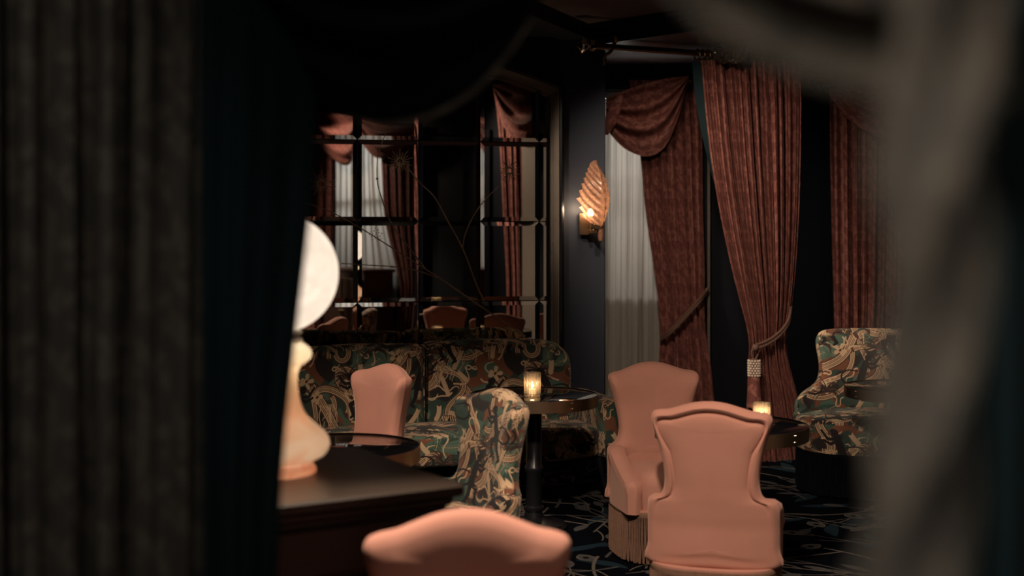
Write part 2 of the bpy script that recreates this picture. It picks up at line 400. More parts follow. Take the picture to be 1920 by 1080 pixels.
def sheer_mat():
    m, t, b, N = nodes('sheer_voile'); L = t.links.new; t.nodes.remove(b)
    tr = N('ShaderNodeBsdfTranslucent'); tr.inputs[0].default_value = (.62, .57, .51, 1)
    df = N('ShaderNodeBsdfDiffuse'); df.inputs[0].default_value = (.55, .50, .44, 1)
    tc = N('ShaderNodeTexCoord'); mp = N('ShaderNodeMapping'); mp.inputs['Scale'].default_value = (700, 700, 60)
    no = N('ShaderNodeTexNoise'); L(tc.outputs['Object'], mp.inputs[0]); L(mp.outputs[0], no.inputs['Vector'])
    mr = N('ShaderNodeMapRange'); mr.inputs['To Min'].default_value = .45; mr.inputs['To Max'].default_value = .75; L(no.outputs['Fac'], mr.inputs['Value'])
    mx = N('ShaderNodeMixShader'); L(mr.outputs[0], mx.inputs[0]); L(df.outputs[0], mx.inputs[1]); L(tr.outputs[0], mx.inputs[2])
    L(mx.outputs[0], t.nodes['Material Output'].inputs[0]); return m
M['sheer'] = sheer_mat()
def lamp_glass():
    m = thin_glass('amber_lamp_glass', (.9, .6, .4), .55, .03, .12); t = m.node_tree; L = t.links.new
    N = lambda k, **kw: _n(t, k, kw)
    tc = N('ShaderNodeTexCoord'); sp = N('ShaderNodeSeparateXYZ'); no = N('ShaderNodeTexNoise'); no.inputs['Scale'].default_value = 9; no.inputs['Distortion'].default_value = 1.5
    L(tc.outputs['Object'], sp.inputs[0]); L(tc.outputs['Object'], no.inputs['Vector'])
    ad = N('ShaderNodeMath', operation='MULTIPLY_ADD'); L(no.outputs['Fac'], ad.inputs[0]); ad.inputs[1].default_value = .16; L(sp.outputs['Z'], ad.inputs[2])
    ra = N('ShaderNodeValToRGB'); L(ad.outputs[0], ra.inputs[0]); e = ra.color_ramp.elements
    e[0].position = .08; e[0].color = (.80, .34, .20, 1); e[1].position = .16; e[1].color = (.86, .70, .55, 1)
    for p, c in ((.21, (.85, .62, .45, 1)), (.25, (.84, .50, .32, 1)), (.36, (.86, .62, .42, 1)), (.44, (.92, .86, .70, 1))):
        q = e.new(p); q.color = c
    for n in t.nodes:
        if n.bl_idname in ('ShaderNodeBsdfTranslucent', 'ShaderNodeBsdfDiffuse'): L(ra.outputs[0], n.inputs[0])
    return m
M['lampglass'] = lamp_glass()

# ================================================================ the mirror wall's plane
TH = math.radians(11.5)
MR, MN = Vector((math.cos(TH), math.sin(TH), 0)), Vector((math.sin(TH), -math.cos(TH), 0))
M0 = V(1032, HY, 8.62); M0.z = 0
def ray(px, py): return Vector(((px - CX) / F, 1, -(py - HY) / F))
EYEP = Vector((0, 0, EYE))
def on_mirror(px, py, lift=0.0):
    d = ray(px, py); t = (M0 + MN * lift - EYEP).dot(MN) / d.dot(MN); return EYEP + d * t
def mu(px): return (M0 - on_mirror(px, HY)).dot(MR)
def mw(py, px=850): return on_mirror(px, py).z
def ML(u, w, n=0.0): return M0 - MR * u + MN * n + Vector((0, 0, w))
# the side wall that the mirror looks at
S0, S1 = Vector((1.05, -1.6, 0)), Vector((2.0, 5.4, 0))
SD = (S1 - S0).normalized(); SN = Vector((-SD.y, SD.x, 0))
def on_side(px, py, lift=0.0):
    p = on_mirror(px, py); d = ray(px, py); d = d - MN * 2 * d.dot(MN)
    t = (S0 + SN * lift - p).dot(SN) / d.dot(SN); return p + d * t

# ================================================================ structure
struct(MB().prism([(-3.2, -2), (5.2, -2), (5.2, 11), (-3.2, 11)], -.08, 0).build('floor', M['carpet']))
cl = MB(); cl.prism([(-3.2, -2), (5.2, -2), (5.2, 5.6), (-3.2, 5.6)], 3.62, 3.70); cl.prism([(-3.2, 5.6), (5.2, 5.6), (5.2, 11), (-3.2, 11)], 3.0, 3.70)
struct(cl.build('ceiling', M['ceil']))
def wall(name, a, b, th, z0=0, z1=3.62, mat='wall', side=1):
    a, b = Vector((*a[:2], 0)), Vector((*b[:2], 0)); d = (b - a).normalized(); n = Vector((-d.y, d.x, 0)) * th * side
    return struct(MB().prism([p.xy for p in (a, b, b + n, a + n)], z0, z1).build(name, M[mat]))
uL = mu(418); PE = on_mirror(1135, HY)
wall('wall_mirror', ML(uL + .9, 0, -.03), PE - MN * .03, .25)
struct(MB().prism([PE.xy, (PE - MN * .28).xy, (.74, 10.6), (.66, 10.6)], 0, 3.0).build('wall_return', M['wall']))
wall('wall_left', (-3.2, -2), (-3.2, 11), .1)
wall('wall_camera', (-3.2, -2), (1.0, -2), .1, side=-1)
wall('wall_doorway', (-3.2, 2.35), (-.95, 2.35), .15)
wa, wb_ = (on_side(754, 400) - S0).dot(SD), (on_side(627, 400) - S0).dot(SD); wa, wb_ = min(wa, wb_), max(wa, wb_); wl_ = (S1 - S0).length
wz0, wz1 = .95, on_side(690, 222).z
ws = MB(); sxy = lambda t, o=0: (S0 + SD * t - SN * o).xy
for a, b, c, d in ((0, wa, 0, 3.62), (wb_, wl_, 0, 3.62), (wa, wb_, 0, wz0), (wa, wb_, wz1, 3.62)): ws.prism([sxy(a), sxy(b), sxy(b, .12), sxy(a, .12)], c, d)
struct(ws.build('wall_side', M['shaded_wall']))
w3 = thing('window_3', '', 'window', (*sxy((wa + wb_) / 2, .06), wz0), math.atan2(SD.y, SD.x)); w3['kind'] = 'structure'; del w3['label'], w3['category']
f = MB(); ww, wh = wb_ - wa, wz1 - wz0
for x in (-ww / 2 + .03, 0, ww / 2 - .03): f.box((x, 0, wh / 2), (.06, .07, wh))
for z in (.03, wh / 2, wh - .03): f.box((0, 0, z), (ww, .06, .06))
f.build('window_frame', M['black'], w3)
MB().box((0, .0, wh / 2), (ww - .08, .006, wh - .08)).build('pane', thin_glass('side_window_glass', (.8, .86, .9), .1, .92, .02), w3)
wall('wall_right', (5.2, -2), (5.2, 11), .1, side=-1)
def W(px, D=10.6): return (px - CX) / F * D
x1a, x1b, x3a, x3b = W(1060), W(1300), W(1590), W(1900)
zs, zt = EYE - (547 - HY) / F * 10.6, 2.78
wb = MB()
for a, b, c, d in ((.66, x1a, 0, 3.0), (x1b, x3a, 0, 3.0), (x3b, 5.2, 0, 3.0), (x1a, x1b, 0, zs), (x1a, x1b, zt, 3), (x3a, x3b, 0, zs), (x3a, x3b, zt, 3)):
    if b > a + .01: wb.prism([(a, 10.6), (b, 10.6), (b, 10.85), (a, 10.85)], c, d)
x1a = max(x1a, .66)
struct(wb.build('wall_back', M['shaded_wall']))
pane_glass = thin_glass('window_glass', (.8, .86, .9), .1, .92, .02)
for k, (a, b) in enumerate(((x1a, x1b), (x3a, x3b))):
    w = thing(f'window_{k + 1}', '', 'window', ((a + b) / 2, 10.72, zs)); w['kind'] = 'structure'; del w['label'], w['category']
    f = MB()
    for x in (a + .03, b - .03): f.box((x, 10.72, (zs + zt) / 2), (.06, .08, zt - zs))
    for z in (zs + .03, zt - .03): f.box(((a + b) / 2, 10.72, z), (b - a, .08, .06))
    f.box(((a + b) / 2, 10.72, (zs + zt) / 2), (b - a, .06, .04))
    f.build('window_frame', M['black'], w, w.location)
    MB().box(((a + b) / 2, 10.725, (zs + zt) / 2), (b - a - .1, .006, zt - zs - .1)).build('pane', pane_glass, w, w.location)
    MB().box(((a + b) / 2, 10.57, zs - .02), (b - a + .06, .10, .04)).build('window_sill', M['black'], w, w.location)
# beams that cut the corner of the ceiling, with their cornice
C = V(1107, 50, 8.66).xy; dl = (V(1025, 10, 7.93).xy - C).normalized(); dr = (V(1280, 20, 8.11).xy - C).normalized()
bl = C + dl * 3.0; br = C + dr * 3.0
struct(MB().prism([C, bl, bl + Vector((-.6, 0)), C + Vector((-.9, .1))], 2.90, 3.005).build('trim_1', M['wall']))
struct(MB().prism([C, C + Vector((.3, .35)), br + Vector((.3, .35)), br], 2.86, 3.005).build('trim_2', M['cornice']))
for k, (o, h, zz) in enumerate(((.045, .035, 2.985), (.03, .03, 2.945), (.012, .03, 2.90))):
    nn = Vector((dr.y, -dr.x)); nn = nn if nn.y < 0 else -nn
    p = C + dr * .03
    struct(MB().prism([p, p + nn * o, br + nn * o, br], zz - h / 2, zz + h / 2).build(f'trim_{k + 3}', M['cornice']))

# ================================================================ the panelled mirror
mirror = thing('arched_mirror', 'tall arched wall mirror divided into panes behind the patterned sofa', 'mirror', ML(uL / 2, 0, 0)); MO = mirror.location
xs = [0] + [mu(p) for p in (1011, 900, 785, 670, 555, 440, 418)]
ys = [.42, mw(716), mw(565), mw(415), mw(265)]
def arch(u): q = (u - uL / 2) / (uL / 2); return mw(177, 1032) + .21 * (1 - q * q)
def pane(poly, nm):
    """one bevelled pane: flat field, sloping border, edges going back"""
    n = len(poly); P = [Vector(p) for p in poly]; ins = []; bv = .026
    for i in range(n):
        a, b, c = P[i - 1], P[i], P[(i + 1) % n]; d1, d2 = (b - a).normalized(), (c - b).normalized()
        n1, n2 = Vector((-d1.y, d1.x)), Vector((-d2.y, d2.x)); m = (n1 + n2).normalized(); ins.append(b + m * bv / max(.4, m.dot(n1)))
    vs = [ML(p.x, p.y, -.01) for p in P] + [ML(p.x, p.y, .0005) for p in P] + [ML(p.x, p.y, .0030) for p in ins]
    fs = [(i, (i + 1) % n, n + (i + 1) % n, n + i) for i in range(n)] + [(n + i, n + (i + 1) % n, 2 * n + (i + 1) % n, 2 * n + i) for i in range(n)] + [tuple(range(2 * n, 3 * n))]
    fs = [f[::-1] for f in fs]
    return MB().add(vs, fs, False).build(nm, M['mirror'], mirror, MO)
g = .0035
for i in range(len(xs) - 1):
    a, b = xs[i] + g, xs[i + 1] - g
    for j in range(len(ys)):
        c = ys[j] + g
        if j < len(ys) - 1: poly = [(a, c), (b, c), (b, ys[j + 1] - g), (a, ys[j + 1] - g)]
        else: poly = [(a, c), (b, c)] + [(b + (a - b) * k / 4, arch(b + (a - b) * k / 4) - g) for k in range(5)]
        pane(poly, 'mirror_pane')
bk = MB(); n = 24; up = [(u, arch(u)) for u in np.linspace(0, uL, n)]
bk.add([ML(u, w, -.012) for u, w in [(0, .42)] + up + [(uL, .42)]], [tuple(range(n + 2))], False).build('backing_board', M['black'], mirror, MO)
# frame: a moulding swept up the side, over the arch and down
path = [(0, .40)] + [(0, z) for z in np.linspace(.6, arch(0), 6)] + [(u, arch(u)) for u in np.linspace(0, uL, 26)[1:-1]] + [(uL, z) for z in np.linspace(arch(0), .6, 6)] + [(uL, .40)]
def sweep(prof, mat, nm):
    m = MB(); P = [Vector(p) for p in path]; rows = []
    for i, p in enumerate(P):
        d1 = (p - P[i - 1]).normalized() if i else (P[1] - p).normalized(); d2 = (P[i + 1] - p).normalized() if i < len(P) - 1 else d1
        n1, n2 = Vector((-d1.y, d1.x)), Vector((-d2.y, d2.x)); q = (n1 + n2).normalized(); q = q / max(.5, q.dot(n1))
        rows.append([ML(p.x - q.x * 1 * o, p.y - q.y * 1 * o, h) for o, h in prof])
    if (rows[3][0] - ML(0, 1)).dot(MR) < 0 and prof[0][0] > 0: pass
    k = len(prof); m.add([p for r in rows for p in r], [(i * k + j, i * k + j + 1, (i + 1) * k + j + 1, (i + 1) * k + j) for i in range(len(rows) - 1) for j in range(k - 1)], False)
    return m.build(nm, mat, mirror, MO)
sg = -1
sweep([(sg * o, h) for o, h in ((0, -.01), (0, .012), (.006, .018), (.012, .018), (.014, .030), (.040, .060), (.046, .060))], M['frame'], 'frame_moulding')
sweep([(sg * o, h) for o, h in ((.046, .060), (.050, .070), (.062, .074), (.074, .062), (.076, .030), (.090, .022), (.094, -.03))], M['black'], 'outer_frame')
# gilt alliums laid over the glass
def branch(pts, r=.0044):
    q = cr([on_mirror(x, y, .006) for x, y in pts], 26); MB().tube(q, lambda t: r * (1 - .45 * t), 6).build('gilt_branch', M['inlay'], mirror, MO)
branch([(985, 630), (920, 587), (870, 553), (825, 522), (790, 500), (740, 468), (680, 430), (620, 397), (572, 380)], .0052)
branch([(827, 523), (780, 507), (735, 500), (690, 497), (640, 494)])
branch([(800, 507), (787, 490), (760, 455), (733, 418), (712, 360), (707, 330), (710, 285), (728, 240)])
branch([(905, 560), (890, 525), (867, 465), (837, 410), (815, 370), (787, 342), (765, 315)], .0052)
branch([(867, 465), (872, 440), (885, 410), (905, 380), (937, 347)])
def burst(x, y, r, n=20):
    c = on_mirror(x, y, .006); k = r / F * c.y; m = MB()
    for i in range(n):
        a = 2 * PI * i / n; e = (-MR * math.cos(a) + Vector((0, 0, 1)) * math.sin(a)); l = k * (1 if i % 2 else .72)
        m.tube([c + e * k * .2, c + e * l], lambda t: .0032 - .0020 * t, 5); m.add(*ball(c + e * l, .0026, 6, 4))
    m.build('gilt_flower', M['inlay'], mirror, MO)
def ball(c, r, n=10, k=6, sc=(1, 1, 1)):
    vs, fs = [], []
    for j in range(k + 1):
        p = PI * j / k
        for i in range(n):
            a = 2 * PI * i / n; vs.append((c[0] + r * sc[0] * math.sin(p) * math.cos(a), c[1] + r * sc[1] * math.sin(p) * math.sin(a), c[2] + r * sc[2] * math.cos(p)))
    for j in range(k):
        for i in range(n): fs.append((j * n + i, (j + 1) * n + i, (j + 1) * n + (i + 1) % n, j * n + (i + 1) % n))
    return vs, fs
burst(750, 303, 24); burst(603, 345, 26); burst(955, 320, 21)
sd = MB()
for i in range(18):
    a = i * 2.4; q = 13 * math.sqrt(i / 18); sd.add(*ball(on_mirror(705 + q * math.cos(a), 440 + q * math.sin(a), .006), .0035, 6, 4))
sd.build('gilt_flower', M['inlay'], mirror, MO)
for x, y in ((707, 335), (735, 500)): MB().add(*ball(on_mirror(x, y, .006), .008, 8, 6)).build('gilt_bud', M['inlay'], mirror, MO)

# ================================================================ curtains
def pleat(u, n, k=0.0):
    w = u + .012 * math.sin(2 * PI * 2.3 * u + k) + .008 * math.sin(2 * PI * 5.1 * u + 2 * k)
    c = 2 * abs(math.sin(PI * n * w)) ** .6 - 1; return c * (.68 + .32 * math.sin(2 * PI * n * .31 * u + 2.3 + k))
def drape(mp, rows, n, amp, nu=None, nv=70, twist=0.0, ph=0.0, lag=0.0, soft=1.0):
    """pleated cloth between the left and right edges given by rows (y, left, right); mp(px, py, lift) -> point"""
    r = np.array(sorted(rows), float); nu = nu or int(n * 18); yy = r[:, 0]
    wide = (r[:, 2] - r[:, 1]).max(); m = MB()
    def e(y, c):
        i = int(np.clip(np.searchsorted(yy, y) - 1, 0, len(yy) - 2)); t = (y - yy[i]) / (yy[i + 1] - yy[i])
        d = lambda k: (r[min(k + 1, len(yy) - 1), c] - r[max(k - 1, 0), c]) / (yy[min(k + 1, len(yy) - 1)] - yy[max(k - 1, 0)])
        h = yy[i + 1] - yy[i]; t2, t3 = t * t, t ** 3
        return r[i, c] * (2 * t3 - 3 * t2 + 1) + h * d(i) * (t3 - 2 * t2 + t) + r[i + 1, c] * (3 * t2 - 2 * t3) + h * d(i + 1) * (t3 - t2)
    a0 = mp(r[0, 1], yy[0], 0); a1 = mp(r[0, 2], yy[0], 0); cloth = (a1 - a0).length * 1.9
    def fn(u, v):
        y = yy[0] + (yy[-1] - yy[0]) * v; l, q = e(y, 1), e(y, 2); sq = (q - l) / wide
        uu = u + twist * v; p = pleat(uu, n, ph + .9 * v)
        a = amp * (.55 + .45 * sq) * (.75 + .25 * min(1, 6 * v))
        x = l + (q - l) * (u + .22 / n * math.sin(2 * PI * 2 * n * uu) * soft * .35)
        return mp(x, y, a * p + .25 * a * math.sin(2 * PI * 3.7 * n * uu + 4 * v) * .5)
    z0, z1 = mp(r[0, 1], yy[0], 0).z, mp(r[0, 1], yy[-1], 0).z
    m.grid(fn, nu, nv, uv=lambda u, v: (u * cloth, z0 + (z1 - z0) * v))
    return m
def swag(mp, top, bot, folds, amp, nu=40, nv=48, ph=0.0, bulge=1.2):
    """a hanging festoon: folds run from the top line to the bottom line"""
    T, B = cr(top, nu + 1), cr(bot, nu + 1); m = MB()
    def fn(u, v):
        i = int(round(u * nu)); x, y = T[i] + (B[i] - T[i]) * v
        a = amp * (.25 + .75 * math.sin(PI * min(1, max(0, u * .9 + .08)))) * math.sin(PI * min(1, .15 + v)) ** .5 if v < .98 else amp * .3
        return mp(x, y, a * math.sin(2 * PI * folds * v + ph + 1.2 * math.sin(2.2 * u + ph)) + amp * bulge * math.sin(PI * v))
    w = (mp(*bot[0], 0) - mp(*bot[-1], 0)).length * 1.2; h = (mp(*bot[len(bot) // 2], 0) - mp(*top[len(top) // 2], 0)).length * 1.5
    return m.grid(fn, nu, nv, uv=lambda u, v: (u * w, -v * h))
def at(D): return lambda x, y, l: V(x, y, D - l)

# bay window: sheer, wine curtain, festoon, tie-back
p0 = V(1190, 808, 10.42)
o = drape(at(10.42), [(195, 1100, 1262), (560, 1098, 1262), (805, 1096, 1262)], 8, .035, ph=2).build('sheer_curtain', M['sheer'])
o['label'] = 'pale sheer curtain backlit by the window beside the wall sconce'; o['category'] = 'curtain'
cu = thing('window_curtain', 'wine fern-patterned curtain hanging half over the pale sheer', 'curtain', V(1280, 806, 10.25)); cu.location.z = 0
drape(at(10.25), [(150, 1180, 1312), (250, 1196, 1316), (400, 1211, 1318), (500, 1225, 1321), (608, 1238, 1322), (675, 1235, 1331), (752, 1230, 1339), (812, 1226, 1344)], 7, .065, ph=.4).build('curtain_panel', M['wine'], cu, cu.location)
swag(at(10.08), [(1136, 184), (1165, 172), (1200, 160), (1245, 148), (1291, 142)], [(1136, 236), (1148, 256), (1175, 281), (1212, 293), (1245, 277), (1270, 225), (1292, 148)], 3.2, .055, ph=.5).build('festoon', M['wine'], cu, cu.location)
tl = MB()
for j in range(5):
    tl.tube(cr([V(1163, 180, 9.98), V(1158 - j * 4, 205 + 3 * j, 9.96), V(1150 - j * 3, 232 + 4 * j, 9.97), V(1140, 243, 10.0)], 12), lambda t: .030 * (1 - .5 * t), 8)
tl.build('gathered_tail', M['wine'], cu, cu.location)
MB().tube([V(1329, 150, 10.38), V(1329, 720, 10.38)], .012, 8).build('side_rail', M['taupe'], cu, cu.location)
tb = MB().tube(cr([V(1327, 542, 10.30), V(1312, 560, 10.12), V(1285, 590, 10.10), V(1258, 618, 10.10), V(1240, 632, 10.16)], 20), .014, 8)
tb.tube(cr([V(1327, 546, 10.30), V(1312, 566, 10.11), V(1285, 596, 10.09), V(1258, 624, 10.09), V(1240, 637, 10.16)], 20), .011, 8)
o = tb.build('rope_tieback', M['cord']); o['label'] = 'brown rope tie slanting across the window curtain by the sheer'; o['category'] = 'tieback'
# right-hand window
cu3 = thing('window_curtain', 'wine fern-patterned curtain behind the patterned armchair', 'curtain', V(1640, 806, 10.25)); cu3.location.z = 0
drape(at(10.25), [(165, 1555, 1760), (300, 1557, 1760), (450, 1560, 1752), (560, 1563, 1745), (620, 1564, 1740), (700, 1560, 1750), (812, 1555, 1760)], 11, .065, ph=1.3).build('curtain_panel', M['wine'], cu3, cu3.location)
swag(at(10.05), [(1548, 163), (1600, 158), (1660, 152), (1740, 147), (1800, 145)], [(1549, 166), (1563, 190), (1592, 225), (1640, 255), (1700, 262), (1760, 235), (1800, 150)], 3.4, .06, ph=1.4).build('festoon', M['wine'], cu3, cu3.location)
o = drape(at(10.45), [(165, 1690, 1860), (805, 1690, 1860)], 7, .035).build('sheer_curtain', M['sheer']); o['label'] = 'pale sheer curtain at the window behind the patterned armchair'; o['category'] = 'curtain'

# portiere on its pole
PA, PB = V(1112, 86, 8.4), V(1330, 100, 8.7660)
PD = (PB - PA); PD.z = 0; PD.normalize(); PZ = PA.z
def on_pole(px, py, l):
    k = (px - CX) / F; t = (k * PA.y - PA.x) / (PD.x - k * PD.y); D = PA.y + PD.y * t - .02
    return V(px, py, D - l)
pole = thing('curtain_pole', 'brass curtain pole with a fluted end knob near the corner of the room', 'curtain pole', (PA.x, PA.y, PZ))
MB().tube([PA, PA + PD * 1.78], .021, 14).build('pole', M['brass'], pole, pole.location)
fi = MB(); fi.lathe([(.0, -.13), (.012, -.125), (.02, -.11), (.036, -.10), (.046, -.08), (.044, -.062), (.03, -.045), (.018, -.036), (.03, -.028), (.042, -.012), (.040, .004), (.026, .016), (.021, .02)], 20, flute=lambda u, z: .10 * math.cos(2 * PI * u * 8) if -.11 < z < -.04 else 0)
R3 = Matrix((PD, Vector((-PD.y, PD.x, 0)), Vector((0, 0, 1)))).transposed() @ Matrix(((0, 0, 1), (0, 1, 0), (-1, 0, 0)))
fi.v = [tuple(PA + R3 @ Vector(p)) for p in fi.v]; fi.build('finial', M['chrome'], pole, pole.location)
kn = MB().add(*ball(PA + PD * .17 + Vector((0, -.02, .055)), .026, 12, 8)); kn.tube(cr([PA + PD * .17 + Vector((0, -.02, .05)), PA + PD * .13 + Vector((0, .0, -.03)), PA + PD * .09 + Vector((0, .02, -.06)), PA + PD * .085 + Vector((0, .03, -.12))], 12), .013, 8)
kn.build('bracket', M['brass'], pole, pole.location)
for i in range(13):
    c = PA + PD * ((.80, .84, .885)[i] if i < 3 else .885 + (i - 2) * .085); rg = []
    side = Vector((-PD.y, PD.x, 0))
    rg = [c + (side * math.cos(a) + Vector((0, 0, 1)) * math.sin(a)) * .036 - Vector((0, 0, .012)) for a in np.linspace(0, 2 * PI, 17)]
    MB().tube(rg, .006, 6, cap=False).build('curtain_ring', M['brass'], pole, pole.location)
po = thing('portiere', 'wine fern-patterned curtain gathered by a tasselled cord below the pole', 'curtain', (*on_pole(1440, 880, 0).xy, 0))
rows = [(113, 1313, 1500), (200, 1321, 1502), (300, 1333, 1501), (400, 1350, 1498), (500, 1371, 1492), (560, 1386, 1486), (610, 1399, 1479), (645, 1404, 1474), (680, 1403, 1479), (730, 1401, 1492), (790, 1399, 1506), (872, 1397, 1520)]
drape(on_pole, rows, 12, .085, nv=96, ph=.2).build('curtain_panel', M['wine'], po, po.location)
lr = MB(); LP = [(116, 1297, 1317), (180, 1303, 1322), (250, 1315, 1329), (320, 1332, 1338), (345, 1339, 1340)]
def lf(u, v):
    y = 116 + 229 * v; l = np.interp(y, [q[0] for q in LP], [q[1] for q in LP]); r = np.interp(y, [q[0] for q in LP], [q[2] for q in LP])
    return on_pole(l + (r - l) * u, y, .03 - .06 * (1 - u))
lr.grid(lf, 6, 24).build('curtain_lining', M['lining'], po, po.location, 'dark teal lining turned out along the edge')
ti = thing('tasselled_tieback', 'brown rope tieback with a beaded tassel round the middle curtain', 'tieback', on_pole(1412, 660, .1))
tm = MB()
for d in (0, 7): tm.tube(cr([on_pole(1483, 575 + d, .02), on_pole(1478, 600 + d, .09), on_pole(1462, 622 + d, .11), on_pole(1440, 638 + d, .115), on_pole(1415, 648 + d, .11)], 20), .010, 8)
tm.add(*ball(on_pole(1416, 652, .12), .026, 10, 7)); tm.tube(cr([on_pole(1418, 650, .12), on_pole(1422, 662, .12), on_pole(1414, 676, .12)], 10), .006, 6); tm.tube(cr([on_pole(1413, 650, .12), on_pole(1409, 662, .12), on_pole(1413, 676, .12)], 10), .006, 6)
tm.build('rope', M['cord'], ti, ti.location)
TB = on_pole(1414, 690, .13); hh = .058
MB().lathe([(.012, hh + .01), (.034, hh), (.037, 0), (.034, -hh), (.02, -hh - .006)], 18, TB.xy).build('tassel_head', M['cord'], ti, ti.location - Vector((0, 0, 0)) - Vector((0, 0, 0)))
ti.children[-1].location.z = TB.z
for r_ in range(7):
    for c_ in range(12):
        a = 2 * PI * (c_ + .5 * (r_ % 2)) / 12; MB().add(*ball((TB.x + .039 * math.cos(a), TB.y + .039 * math.sin(a), TB.z + hh * (.86 - r_ * .287)), .0082, 6, 4)).build('bead', M['bead'], ti, ti.location)
sk = MB()
for i in range(40):
    a = 2 * PI * i / 40; e = Vector((math.cos(a), math.sin(a), 0)); sk.tube([TB + e * .032 + Vector((0, 0, -.06)), TB + e * .038 + Vector((0, 0, -.15)), TB + e * (.044 + .004 * random.random()) + Vector((0, 0, -.27))], .006, 5)
sk.build('tassel_skirt', M['wine'], ti, ti.location, kind='stuff')

# fluted glass leaves over the curtain tops
def leaf_mesh(L, Wd, nf=9, cup=.35, side=1.0, nu=40, nv=44):
    """a pleated glass leaf, stem at the origin, growing along +z, opening towards -y"""
    m = MB()
    def fn(u, v):
        s = u * 2 - 1; w = Wd * math.sin(PI * min(1, v * .93 + .07)) ** .62 * (1 - .35 * v)
        q = abs(s); lobe = 1 + .07 * math.sin(2 * PI * nf * (v - .42 * q * .5)) * q
        x = s * w * lobe * (side if s > 0 else 1); z = v * L + .26 * L * q ** 1.2 * math.sin(PI * v) * .75
        y = -cup * w * q ** 1.6 - .012 * q * math.cos(2 * PI * nf * (v - .30 * q)) + .22 * L * (v - .5) ** 2 - .05
        return (x, y, z)
    m.grid(fn, nu, nv); return m
for k, (px, py, D, s, rz) in enumerate(((1366, 116, 8.66, .175, 0), (1535, 168, 10.0, .17, 0))):
    c = V(px, py, D); t = thing('glass_leaf_ornament', ('smoked glass leaf cluster standing over the middle curtain', 'small smoked glass leaf cluster at the top corner of the window behind the armchair')[k], 'ornament', c)
    for a, b in ((-.55, 1), (.0, 1.0), (.55, .95), (-.95, .75), (.95, .75)):
        m = leaf_mesh(s * b, s * .36, 8, .3, nu=20, nv=26); R = Matrix.Rotation(a, 3, 'Y'); m.v = [tuple(R @ Vector(p)) for p in m.v]; m.build('glass_leaf', M['smoke'], t)

# ================================================================ wall sconce
SB = on_mirror(1096, 420); sc = thing('wall_sconce', 'lit amber glass leaf sconce on a square brass bracket', 'wall light', SB, TH)
MB().box((-.0, -.012, .0), (.085, .024, .15), .003).build('backplate', M['brass'], sc)
MB().box((.035, -.075, -.052), (.028, .14, .028), .003).build('arm', M['brass'], sc)
MB().lathe([(.0, -.115), (.017, -.112), (.02, -.08), (.017, -.03), (.015, -.005), (.0, 0)], 12, (.075, -.14)).build('leaf_stem', M['amber'], sc)
MB().box((.058, -.14, -.02), (.07, .035, .035), .004).build('leaf_clamp', M['brass'], sc)
lm = MB(); NF = 9
def sl(u, v):
    s = u * 2 - 1; q = abs(s); w = .170 * min(1, (v + .06) * 3.2) ** .6 * (1 - v) ** .70 * 1.22
    w *= (1.0 if s < 0 else .42); rib = v * NF - 1.5 * q
    tooth = 1 - .16 * q ** 3 * (1 - (rib - math.floor(rib)))
    x = s * w * tooth - .035 * v * v; z = v * .44 + .09 * q ** 1.3 * math.sin(PI * min(1, v * .9 + .1)) * (1 - .5 * v)
    return (x, -.08 * (1 - q) + .007 * math.cos(2 * PI * rib) * min(1, 3 * q) - .05 + .25 * (v - .45) ** 2, z)
lm.grid(sl, 56, 90); R = Matrix.Identity(3)
lm.v = [tuple(R @ Vector(p) + Vector((.075, -.10, -.015))) for p in lm.v]; lm.build('glass_leaf', M['amber'], sc)
sp = MB().tube(cr([(.075, -.15, -.02), (.078, -.185, .10), (.075, -.185, .2), (.062, -.165, .30), (.045, -.13, .41)], 14), lambda t: .013 * (1 - .75 * t), 8); sp.build('leaf_rib', M['amber'], sc)
MB().add(*ball((.022, -.075, .075), .022, 14, 10, (1, 1, 1.3))).build('bulb', M['bulb'], sc)
MB().lathe([(.012, -.03), (.013, .05), (.009, .055)], 10, (.022, -.075)).build('bulb_holder', M['brass'], sc)
b = sc.matrix_basis; lamp('sconce_light', 'POINT', SB + MR * -.04 + MN * .075 + Vector((0, 0, .10)), None, 1.9, (1, .72, .46), .02)

# ================================================================ chairs
def pillow(outline, back, front, bendf, spine=(0, 0), n=96, fade=None):
    """an upholstered slab: outline in x-z, rounded over to both faces, shrinking inside to a spine"""
    P = cr(outline, n, True); z0, z1 = spine[1]
    if spine[0]: A = np.stack([np.clip(P[:, 0], -spine[0], spine[0]), P[:, 1] * 0 + (z0 + z1) / 2], 1); S = A
    else: A = np.stack([P[:, 0] * .5, np.clip(P[:, 1], z0 + .03, z1 - .08)], 1); S = np.stack([P[:, 0] * 0, np.clip(P[:, 1], z0, z1)], 1)
    N = A - P; N /= np.linalg.norm(N, axis=1)[:, None] + 1e-9
    def rings(prof):
        out, ym = [], 0
        for d, y in prof:
            ym = y if abs(y) > abs(ym) else ym
            out.append((P + N * d, [y if fade is None else ym + (y - ym) * fade(z) for z in P[:, 1]]))
        Q, y = out[-1]
        for t, dy in ((.2, .6), (.45, .85), (.75, 1), (1, 1)): out.append((Q * (1 - t) + S * t, [v + prof[-1][1] * .10 * dy for v in y]))
        return [[bendf(q[0], yy, q[1]) for q, yy in zip(R_, Y)] for R_, Y in out]
    rb, rf = rings(back), rings(front)
    return MB().loft(rb[::-1] + rf)
def sup(a, b, e, n, c=(0, 0)):
    return [(c[0] + a * math.copysign(abs(math.cos(t)) ** (2 / e), math.cos(t)), c[1] + b * math.copysign(abs(math.sin(t)) ** (2 / e), math.sin(t))) for t in np.linspace(0, 2 * PI, n, endpoint=False)]
